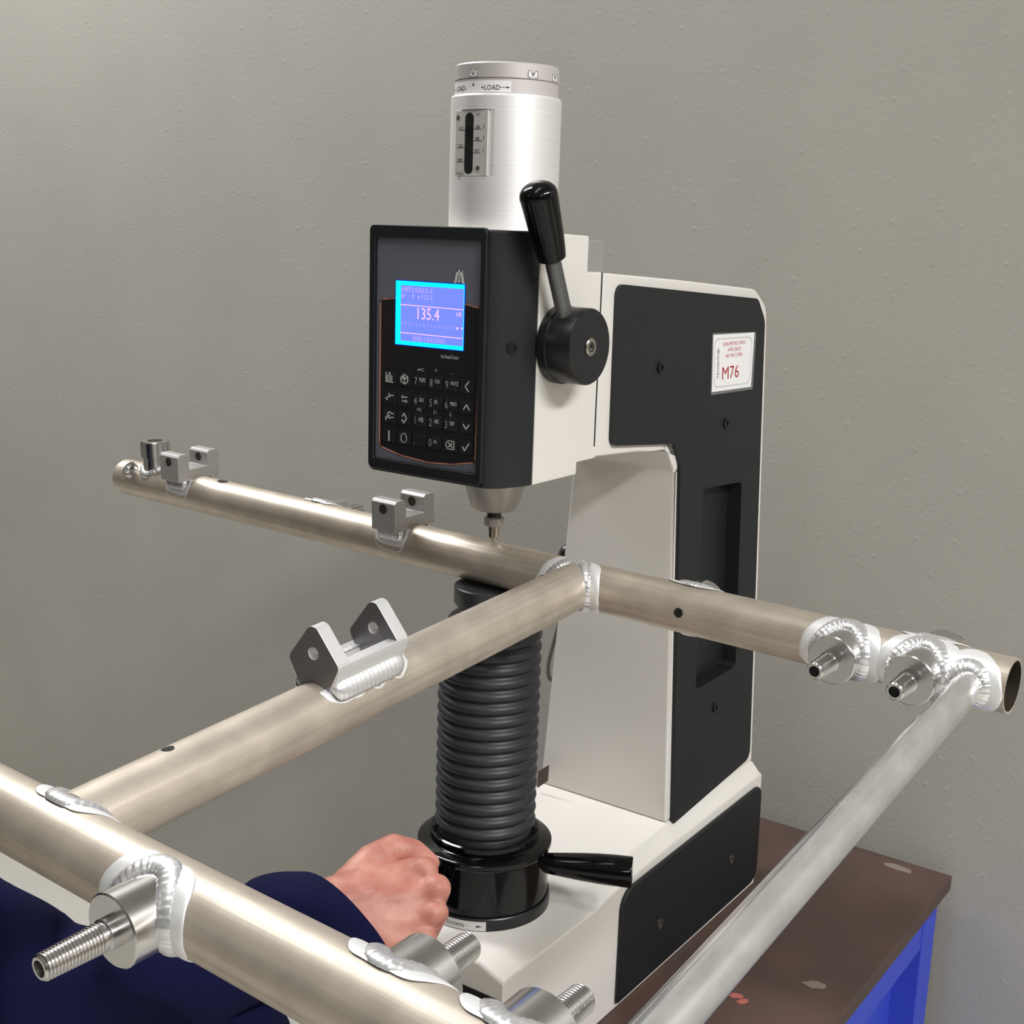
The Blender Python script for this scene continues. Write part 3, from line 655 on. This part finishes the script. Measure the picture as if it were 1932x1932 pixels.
# dark holes drilled in the tubes
def hole_mark(tube, p, nrm, r, stretch=1, along=None):
    nrm = nrm.normalized(); a = (along or FU); a = (a-nrm*a.dot(nrm)).normalized(); b = nrm.cross(a); mb = MB(); n = 20
    vs = [p+nrm*.0004+a*(r*stretch*math.cos(2*PI*i/n))+b*(r*math.sin(2*PI*i/n))-nrm*((r*math.sin(2*PI*i/n))**2/(2*RA) if abs(a.dot(FU)) > .5 else (r*math.sin(2*PI*i/n))**2/(2*RA)) for i in range(n)]
    mb.add(vs, [list(range(n))]); build('drilled_hole', mb, 'blk', tube, smooth=False)
def dirw(al): return FW*math.sin(al)-FV*math.cos(al)      # around a long tube: al=0 faces the viewer, 90deg up
al = math.radians(8); hole_mark(tubeA, PA(.216)+dirw(al)*RA, dirw(al), .0042)
al = math.radians(88); hole_mark(tubeA, PA(-.388)+dirw(al)*RA, dirw(al), .0045, 1.7)
xb = lambda t: (PA(.1011)*(1-t)+PC(.1225)*t)
bx = FV0.cross(V((0,0,1))).normalized(); bw = bx.cross(FV0).normalized()
def dirb(al): return bw*math.sin(al)+bx*math.cos(al)
al = math.radians(97); hole_mark(tubeB, xb(.855)+dirb(al)*RA, dirb(al), .0040, 1, FV0)
al = math.radians(115); hole_mark(tubeB, xb(.095)+dirb(al)*RA, dirb(al), .0030, 1, FV0)
# ---- welds
def sweep(mb, P, N, rw, rh, closed=False, pitch=None, rip=.3, seg=8):
    n = len(P); vs = []; fs = []; acc = 0
    for i in range(n):
        t = (P[(i+1) % n if closed else min(i+1, n-1)]-P[(i-1) % n if closed else max(i-1, 0)]).normalized(); nn = (N[i]-t*N[i].dot(t)).normalized(); b = t.cross(nn)
        if i: acc += (P[i]-P[i-1]).length
        s = 1.0
        if pitch: ph = (acc/pitch) % 1; s = 1-rip+rip*ph
        e = 1.0
        if not closed: x = i/(n-1); e = min(1, math.sqrt(max(.02, 1-(2*x-1)**10)))
        for k in range(seg+1):
            a = PI*k/seg; sh = 0
            vs.append(P[i]+b*(rw*e*s**.4*math.cos(a))+nn*(rh*e*s*math.sin(a)-rh*.15)+t*sh)
    m = seg+1
    for i in range(n if closed else n-1):
        j = (i+1) % n
        for k in range(seg): fs.append((i*m+k, i*m+k+1, j*m+k+1, j*m+k))
    if not closed: fs += [list(range(m)), [(n-1)*m+k for k in range(m)][::-1]]
    mb.add(vs, fs)
def ring_on_tube(c, sgn, rb, rt, k, n, off, th0=0, th1=2*PI):
    """points on a long tube (centre c) around a branch leaving along sgn*FV"""
    P = []; N = []
    for i in range(n):
        t = th0+(th1-th0)*i/n; lu = (rb+k)*math.cos(t); lw = (rb+k)*math.sin(t)
        lim = rt*.97; lw2 = max(-lim, min(lim, lw)); h = math.sqrt(rt*rt-lw2*lw2)
        nt = (FW*lw2+FV*(sgn*h)).normalized()
        P.append(c+FU*lu+FW*lw2+FV*(sgn*h)+nt*off); rad = (FU*math.cos(t)+FW*math.sin(t))
        N.append((nt+rad*.9).normalized())
    return P, N
def relax(P, it):
    for _ in range(it): P = [(P[i-1]+P[i]*2+P[(i+1) % len(P)])/4 for i in range(len(P))]
    return P
def to_tube(P, c, off):
    """push points radially to the surface of the long tube through c"""
    out = []; N = []
    for p in P:
        q = p-c; ax = FU*q.dot(FU); rad = (q-ax).normalized(); out.append(c+ax+rad*(RA+off)); N.append(rad)
    return out, N
def branch_weld(c, sgn, rb, rt=RA, br=.0072, halo=.0062, parent=None):
    P, N = ring_on_tube(c, sgn, rb, rt, .0022, 220, 0); P = relax(P, 60)
    ctr = sum(P, V())/len(P); _, NT_ = to_tube(P, c, 0)
    N = [((p-ctr-FV*(p-ctr).dot(FV)).normalized()*.75+nt+FV*(sgn*.35)).normalized() for p, nt in zip(P, NT_)]
    mb = MB(); sweep(mb, P, N, br, br*.62, True, .0038, .10); build('weld_bead', mb, 'weld', parent or FR, ang=80)
    P, N = ring_on_tube(c, sgn, rb, rt, .0085, 200, 0); P = relax(P, 60)
    P = [p+(p-ctr).normalized()*(.0011*noise.noise(p*160)) for p in P]; P, N = to_tube(P, c, .0002)
    mb = MB(); sweep(mb, P, N, halo, .0013, True); build('weld_edge', mb, 'halo', parent or FR, ang=80)
branch_weld(PA(.1011), -1, RA*.97); branch_weld(PC(.1225), 1, RA*.97); branch_weld(PA(.4576), -1, RD); branch_weld(PC(.4715), 1, RD)
# ---- threaded bosses
def boss(c, sgn, e=.0355, tip=.0655, stud=True, label=None, rb=.0192, twist=None):
    d = (FV*sgn + (twist or V())).normalized()
    b = build('threaded_boss', MB().lathe([(rb, .006), (rb, e-.0008), (rb-.0008, e), (.0, e)], c, d, 64, False, False), 'machined', FR, label=label)
    if stud:
        p = [(.0082, e-.001), (.0082, e+.0045), (.0070, e+.0052), (.0070, e+.0075)]; h = e+.0075; rr = .0076
        while h < tip-.0022:
            p += [(rr, h+.0004), (rr, h+.0009), (rr-.0010, h+.0014), (rr-.0010, h+.0017)]; h += .0018; rr -= .00005
        p += [(rr-.0004, tip-.001), (rr-.0012, tip), (.0042, tip), (.0038, tip-.004)]
        build('stud', MB().lathe(p, c, d, 32, False, False), 'machined', b)
        build('stud_bore', MB().lathe([(.0039, tip-.0035), (.0, tip-.0036)], c, d, 24, False, False), 'blk', b)
    branch_weld(c, sgn, rb)
    return b
boss(PA(.3595), -1); boss(PA(.4215), -1, .038, .0660)
boss(PA(.4215), 1); boss(PA(-.238), 1); boss(PA(.214), 1, .030, stud=False)
boss(PC(.2225), -1, .0370, .0760); boss(PC(.3635), 1, .0345, .0630); boss(PC(.4285), 1, .0345, .0630)
# ---- two forked clevis blocks and the boss at the far end of the rear tube
def clevis(x, wob):
    c = PA(x); zt_ = .0485; zb_ = RA-.004
    prof = [(-.029, zb_), (.029, zb_), (.029, zt_-.003), (.026, zt_), (.016, zt_), (.013, zt_-.003), (.013, .0305), (-.013, .0305), (-.013, zt_-.003), (-.016, zt_), (-.026, zt_), (-.029, zt_-.003)]
    mb = MB(); mb.prism([c+FU*-.016+FV*a+FW*b for a, b in prof], [c+FU*.016+FV*a+FW*b for a, b in prof])
    b = build('clevis_block', mb, 'clevis', FR, bevel=.0008)
    for y in (-.0292, .0128):
        build('pin_hole', MB().lathe([(.0049, 0), (.0049, .0003), (.0036, .0004), (.0, .0004)], c+FV*y+FW*.0395, -FV, 24, True, False), ['inside'], b)
    for s in (-1, 1):
        P = []; N = []
        al = math.radians(40); dv = FW*math.sin(al)+FV*(s*math.cos(al))
        for i in range(70):
            q = -.017+.034*i/69; P.append(c+FU*q+dv*(RA+.0005)+FV*s*.003); N.append((FV*s*1.0+FW*.25).normalized())
        mb = MB(); sweep(mb, P, N, .0075, .0055, False, .0036, .2); build('weld_bead', mb, 'weld', FR, ang=80)
        mb = MB(); vs = []; fs = []; n = 30
        for kk in range(4):
            for i in range(n+1):
                q = -.021+.042*i/n; f = (1-abs(2*i/n-1)**4)**.5
                a2 = math.radians(60-(26+(48+7*noise.noise(V((i*.12, x*40, s))))*f)*kk/3); dv = FW*math.sin(a2)+FV*(s*math.cos(a2)); vs.append(c+FU*q+dv*(RA+(.0006 if kk < 3 else .0001)))
        for kk in range(3):
            for i in range(n): fs.append((kk*(n+1)+i, kk*(n+1)+i+1, (kk+1)*(n+1)+i+1, (kk+1)*(n+1)+i))
        build('weld_edge', mb.add(vs, fs), 'halo', FR, ang=80)
clevis(-.446, 0); clevis(-.1142, 1)
c = PA(-.508)
build('upright_boss', MB().lathe([(.0150, RA-.006), (.0150, .033), (.0168, .0335), (.0168, .051), (.0160, .052), (.0085, .052), (.0080, .045), (.0, .045)], c, FW, 48, False, False), 'machined', FR)
P = []; N = []
for i in range(120):
    t = 2*PI*i/120; u_, v_ = .0158*math.cos(t), .0158*math.sin(t); h = math.sqrt(RA*RA-v_*v_); P.append(c+FU*u_+FV*v_+FW*h); N.append((FW+FU*math.cos(t)+FV*math.sin(t)).normalized())
mb = MB(); sweep(mb, P, N, .005, .004, True, .004, .15); build('weld_bead', mb, 'weld', FR, ang=80)
build('side_boss', MB().lathe([(.0095, .012), (.0095, .026), (.0062, .026), (.0055, .022), (.0, .022)], PA(-.535), dirw(math.radians(42)), 32, False, False), 'machined', FR)
# ---- pair of lugs on the cross tube
lc_ = lambda y: xb((-y-.0047)/.5638)
def lug_pt(y, a, h): p = lc_(y); return p+bx*a+bw*h
lugp = rpoly([(-.0225, .0365), (0, .0655), (.0225, .0365), (.0125, .0165), (-.0125, .0165)], [.005, .006, .005, 0, 0], 6)
for y in (-.360, -.297):
    hp_ = [(.0045*math.cos(2*PI*i/20), .0425+.0045*math.sin(2*PI*i/20)) for i in range(20)]
    tr = geometry.tessellate_polygon([[V((a, b, 0)) for a, b in lugp], [V((a, b, 0)) for a, b in hp_]]); allp = lugp+hp_; n = len(lugp); mb = MB()
    for yy in (y, y+.012): mb.add([lug_pt(yy, a, b) for a, b in allp], [tuple(t) for t in tr])
    mb.add([lug_pt(y, a, b) for a, b in lugp]+[lug_pt(y+.012, a, b) for a, b in lugp], [(i, (i+1) % n, n+(i+1) % n, n+i) for i in range(n)])
    mb.add([lug_pt(y, a, b) for a, b in hp_]+[lug_pt(y+.012, a, b) for a, b in hp_], [(i, (i+1) % 20, 20+(i+1) % 20, 20+i) for i in range(20)])
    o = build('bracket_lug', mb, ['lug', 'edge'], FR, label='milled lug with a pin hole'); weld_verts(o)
    for pl in o.data.polygons: pl.material_index = 0 if abs(pl.normal.dot(FV0)) > .7 else 1  # faces take the painted shaded tone, edges the painted lit one
    bv = o.modifiers.new('bevel', 'BEVEL'); bv.width = .0007; bv.segments = 2; bv.limit_method = 'ANGLE'; bv.angle_limit = math.radians(50)
mb = MB(); y0, y1 = -.3595, -.2855
pr = [(-.0225, .0325), (-.0225, .0415), (.0225, .0415), (.0225, .0325), (.0140, .0160), (-.0140, .0160)]
pr = [(.0120, .0240), (.0130, .0372), (.0222, .0372), (.0222, .0330), (.0150, .0160)]
pr2 = [(-.0130, .0250), (-.0200, .0290), (-.0215, .0270), (-.0150, .0160), (-.0100, .0190)]
mb.prism([lug_pt(y0+.0005, a, b) for a, b in pr], [lug_pt(y1, a, b) for a, b in pr])
build('bracket_base', mb, 'edge', FR, bevel=.0006)
build('bracket_base', MB().prism([lug_pt(y0+.0005, a, b) for a, b in pr2], [lug_pt(y1, a, b) for a, b in pr2]), 'edge', FR, bevel=.0004)
for s in (-1, 1):
    P = []; N = []
    for i in range(170):
        y = y0+(y1-y0)*i/169; P.append(lug_pt(y, s*.0168, .0195)); N.append((bx*s*.8+bw*.45).normalized())
    mb = MB(); sweep(mb, P, N, .0100, .0065, False, .0046, .15); build('weld_bead', mb, 'weld', FR, ang=80)
    n = 60; vs = []; fs = []; mb = MB()
    for kk in range(3):
        for i in range(n+1):
            y = y0-.006+(y1-y0+.016)*i/n; f = (1-abs(2*i/n-1)**8)**.5; a2 = math.radians(90-s*(28+(38+8*noise.noise(V((i*.13, s, 2))))*f*kk/2))
            p = lc_(y); vs.append(p+(bw*math.sin(a2)+bx*math.cos(a2))*(RA+(.0006 if kk < 2 else .0001)))
    for kk in range(2):
        for i in range(n): fs.append((kk*(n+1)+i, kk*(n+1)+i+1, (kk+1)*(n+1)+i+1, (kk+1)*(n+1)+i))
    build('weld_edge', mb.add(vs, fs), 'halo', FR, ang=80)
#PERSON
# ================================================================== the seated worker reaching in from the left
def blob(segs, voxel, smooth=6, fac=.5):
    """tapered capsules (p0, r0, p1, r1[, flat]) fused into one skin; world-space verts and faces"""
    mb = MB()
    for s in segs:
        p0, r0, p1, r1 = s[:4]; d = (p1-p0); L = d.length; d = d.normalized() if L > 1e-6 else V((0,0,1))
        prof = [(r0*math.sin(PI/2*k/5), -r0*math.cos(PI/2*k/5)) for k in range(1, 6)]+[(r0+(r1-r0)*k/6, L*k/6) for k in range(1, 6)]+[(r1*math.cos(PI/2*k/5), L+r1*math.sin(PI/2*k/5)) for k in range(0, 5)]
        mb.lathe(prof, p0, d, 18)
    me = bpy.data.meshes.new('b'); me.from_pydata([tuple(p) for p in mb.v], [], mb.f)
    bm = bmesh.new(); bm.from_mesh(me); bmesh.ops.recalc_face_normals(bm, faces=bm.faces); bm.to_mesh(me); bm.free()
    o = bpy.data.objects.new('b', me); COL.objects.link(o)
    r = o.modifiers.new('r', 'REMESH'); r.mode = 'VOXEL'; r.voxel_size = voxel
    s = o.modifiers.new('s', 'SMOOTH'); s.factor = fac; s.iterations = smooth
    dg = bpy.context.evaluated_depsgraph_get(); m2 = bpy.data.meshes.new_from_object(o.evaluated_get(dg))
    vs = [p.co.copy() for p in m2.vertices]; fs = [list(p.vertices) for p in m2.polygons]; ns = [p.normal.copy() for p in m2.vertices]
    bpy.data.objects.remove(o); bpy.data.meshes.remove(me); bpy.data.meshes.remove(m2)
    return vs, fs, ns
PE = thing('person', (-.50, -.66, 0), 'seated person in navy work clothes turning the capstan handle with the right hand', 'person')
hW = Q(-.0043, -.2001, -.3844); hF = V((.620, .7809, .0763)).normalized(); hN = V((.4942, -.4642, .7351)); hN = (hN-hF*hN.dot(hF)).normalized(); hS = hF.cross(hN)
hW = hW+hS*.009+hN*.016+hF*.004
def H(a, b, c): return hW+hF*a+hS*b+hN*c
EL = Q(-.1398, -.4283, -.3980); SH = Q(-.2620, -.5900, -.2360)
segs = [(H(-.10, -.004, -.006), .030, H(-.03, -.006, -.006), .027), (H(-.10, .006, -.006), .030, H(-.03, .010, -.006), .026), (H(-.03, -.008, -.004), .026, H(.012, -.014, -.004), .025), (H(-.03, .010, -.006), .025, H(.012, .014, -.008), .024), (H(-.10, 0, -.006), .031, EL+(H(-.10, 0, 0)-EL)*.2, .030)]
kn = [(.070, -.026, .008), (.076, -.006, .012), (.071, .014, .008), (.060, .031, .0)]
for i, (a, b, c) in enumerate(kn):
    segs.append((H(.004, b*.66, -.003), .0215, H(a-.010, b, c-.012), .0145))
    segs.append((H(.008, b*.75, -.014), .0165, H(a-.012, b, c-.020), .0130))
    segs.append((H(a-.012, b*.97, c-.008), .0112, H(a-.002, b, c-.0035), .0118))      # knuckle
    if i < 3:                                                                         # flesh between the hand bones
        q = kn[i+1]; am, bm2, cm = (a+q[0])/2, (b+q[1])/2, (c+q[2])/2
        segs.append((H(.004, bm2*.66, -.003), .0215, H(am-.012, bm2, cm-.0125), .0140))
    r = (.0106, .0110, .0104, .0094)[i]; bend = (84, 90, 94, 98)[i]; b1 = math.radians(bend); L1 = (.033, .038, .037, .030)[i]
    p0 = (a, b, c-.004); p1 = (a+L1*math.cos(b1), b+.001*i, c-.004-L1*math.sin(b1)); segs.append((H(*p0), r*1.08, H(*p1), r))
    b2 = math.radians(bend+70); L2 = (.010, .016, .018, .016)[i]; p2 = (p1[0]+L2*math.cos(b2), p1[1], p1[2]-L2*math.sin(b2)); segs.append((H(*p1), r*.98, H(*p2), r*.88))
    b3 = math.radians(bend+110); L3 = .008; p3 = (p2[0]+L3*math.cos(b3), p2[1], p2[2]-L3*math.sin(b3)); segs.append((H(*p2), r*.88, H(*p3), r*.72))
th = [(.000, -.022, -.012), (.026, -.046, -.014), (.048, -.057, -.016), (.067, -.052, -.022), (.080, -.041, -.026)]
tr_ = [.0200, .0165, .0128, .0120, .0092]
for i in range(4): segs.append((H(*th[i]), tr_[i], H(*th[i+1]), tr_[i+1]))
segs.append((H(.018, -.030, -.014), .016, H(.046, -.028, -.024), .012))                 # web of the thumb
# head and neck, out to the left of the view
HD = Q(-.42, -.47, .125); hd_f = V((.70, .62, -.36)).normalized(); hd_u = (V((.18, .16, 1))-hd_f*V((.18, .16, 1)).dot(hd_f)).normalized(); hd_r = hd_f.cross(hd_u)
CHEST = Q(-.50, -.66, -.16); NECK = Q(-.50, -.53, .01)
def hp3(f, r, u): return HD+hd_f*f+hd_r*r+hd_u*u
hs = [(CHEST+V((0, 0, .10)), .062, NECK, .056), (NECK, .054, hp3(-.03, 0, -.05), .056), (hp3(-.015, 0, .035), .085, hp3(.0, 0, .02), .083), (hp3(.03, 0, .0), .066, hp3(.055, 0, -.055), .042), (hp3(.045, -.02, -.03), .048, hp3(.045, .02, -.03), .048),
      (hp3(.092, 0, .012), .009, hp3(.108, 0, -.018), .013), (hp3(.082, -.028, .022), .015, hp3(.082, .028, .022), .015), (hp3(.088, -.018, -.052), .009, hp3(.088, .018, -.052), .009), (hp3(.086, -.014, -.064), .009, hp3(.086, .014, -.064), .009),
      (hp3(-.012, -.084, .012), .014, hp3(-.006, -.086, -.022), .010), (hp3(-.012, .084, .012), .014, hp3(-.006, .086, -.022), .010)]
segs += hs+[(EL+(H(-.10, 0, 0)-EL)*.2, .028, EL, .028), (EL, .028, SH, .034), (SH, .045, CHEST+V((0, 0, .10)), .06)]
hv, hfc, hn = blob(segs, .0021, 4, .5)
mb = MB()
# skin relief: fine creases and faint tendons
for i, p in enumerate(hv):
    q = p-hW; f = q.dot(hF)
    hv[i] = p+hn[i]*(.00025*noise.noise(p*110)+.0009*noise.noise(p*38))
mb.add(hv, hfc)
body = build('body', mb, 'skin', PE, ang=60)
mb = MB()
for s in (-1, 1): mb.lathe([(.011*math.sin(PI*k/10), .011*math.cos(PI*k/10)) for k in range(11)], hp3(.079, s*.031, .004), hd_f, 16)
build('eyes', mb, 'paper', PE)
v2, f2, n2 = blob([(hp3(-.03, 0, .05), .090, hp3(.01, 0, .055), .082), (hp3(-.05, 0, .0), .082, hp3(-.045, 0, -.03), .070)], .005, 4); build('hair', MB().add(v2, f2), 'hair', PE, ang=60)
# fingernail on the thumb
nc = H(.1035, -.0405, -.0235)
# jacket: sleeve and torso
def cloth(name, segs, voxel, amp, m, cut=None, fold=None):
    vs, fs, ns = blob(segs, voxel, 8)
    for i, p in enumerate(vs):
        d = amp*(noise.noise(p*9)+.6*noise.noise(p*21+V((3, 1, 2))))
        if fold: d += fold(p)
        vs[i] = p+ns[i]*d
    if cut:
        me = bpy.data.meshes.new('c'); me.from_pydata(vs, [], fs); bm = bmesh.new(); bm.from_mesh(me)
        bmesh.ops.bisect_plane(bm, geom=bm.verts[:]+bm.edges[:]+bm.faces[:], plane_co=cut[0], plane_no=cut[1], clear_outer=True)
        bm.verts.ensure_lookup_table(); bm.verts.index_update()
        vs = [v.co.copy() for v in bm.verts]; fs = [[v.index for v in f.verts] for f in bm.faces]; bm.free(); bpy.data.meshes.remove(me)
    o = build(name, MB().add(vs, fs), m, PE, ang=75)
    so = o.modifiers.new('cloth_thickness', 'SOLIDIFY'); so.thickness = .003; so.offset = -1
    return o
axis = (H(-.03, 0, 0)-EL).normalized()
CU = H(-.006, 0, 0)
cut_cuff = (CU, (axis-hS*.62).normalized())
def fold(p):
    q = (p-EL); t = q.dot(axis); k = max(0, 1-(p-EL).length/.42)
    w_ = math.sin(t*52+4*noise.noise(p*9)+q.z*26); return .011*k*(abs(w_)**.6*(1 if w_ > 0 else -1))
FS2 = Q(-.66, -.53, -.18)
jk = [(H(.04, .004, -.006), .044, H(-.05, .004, -.008), .045), (H(-.05, .002, -.008), .043, EL+(H(-.05, 0, 0)-EL)*.35+V((0, 0, -.012)), .050), (EL+(H(-.05, 0, 0)-EL)*.35+V((0, 0, -.012)), .050, EL+V((0, 0, -.006)), .054),
      (EL+V((-.01, .01, -.06)), .050, EL+(H(-.05, 0, 0)-EL)*.55+V((0, 0, -.045)), .040), (EL+V((.0, .02, -.12)), .050, EL+(H(-.05, 0, 0)-EL)*.40+V((0, 0, -.09)), .040),
      (EL, .055, SH, .068), (SH, .078, CHEST+V((.02, -.0, .03)), .105), (CHEST+V((0, 0, .03)), .12, FS2, .08), (CHEST+V((-.02, .05, -.02)), .13, Q(-.64, -.70, -.42), .135), (CHEST+V((.02, -.04, -.02)), .12, Q(-.60, -.76, -.42), .125),
      (FS2, .075, Q(-.78, -.46, -.42), .058), (Q(-.78, -.46, -.42), .055, Q(-.66, -.36, -.56), .048), (NECK+V((-.02, -.01, -.02)), .066, CHEST+V((0, 0, .08)), .09)]
cloth('jacket', jk, .006, .0045, 'navy', cut_cuff, fold)
lg = [(Q(-.62, -.76, -.62), .13, Q(-.62, -.70, -.46), .13), (Q(-.50, -.72, -.63), .105, Q(-.078, -.290, -.515), .076), (Q(-.078, -.290, -.515), .072, Q(-.13, -.32, -1.19), .055),
      (Q(-.66, -.66, -.63), .105, Q(-.66, -.33, -.63), .080), (Q(-.66, -.33, -.63), .075, Q(-.67, -.34, -1.19), .055)]
cloth('trousers', lg, .008, .006, 'trouser')
for x, y in ((-.12, -.31), (-.66, -.325)):
    v2, f2, n2 = blob([(V((x-.02, y-.03, .045)), .042, V((x+.05, y+.06, .034)), .033), (V((x+.05, y+.06, .034)), .033, V((x+.10, y+.13, .030)), .029)], .006, 5)
    v2 = [V((p.x, p.y, max(p.z, .001))) for p in v2]
    build('shoe', MB().add(v2, f2), 'shoe', PE, ang=60)
st = thing('work_stool', (-.62, -.76, 0), 'low round wooden stool under the seated person', 'stool')
build('seat', MB().lathe([(.0, .0), (.165, .0), (.17, .006), (.17, .026), (.165, .032), (.0, .032)], (-.62, -.76, .465), (0,0,1), 48, False, False), 'wood', st)
for a in (45, 135, 225, 315):
    c_, s_ = math.cos(math.radians(a)), math.sin(math.radians(a))
    build('leg', MB().tube([V((-.62+.12*c_, -.76+.12*s_, .465)), V((-.62+.17*c_, -.76+.17*s_, 0))], .014, 12), 'rod', st)
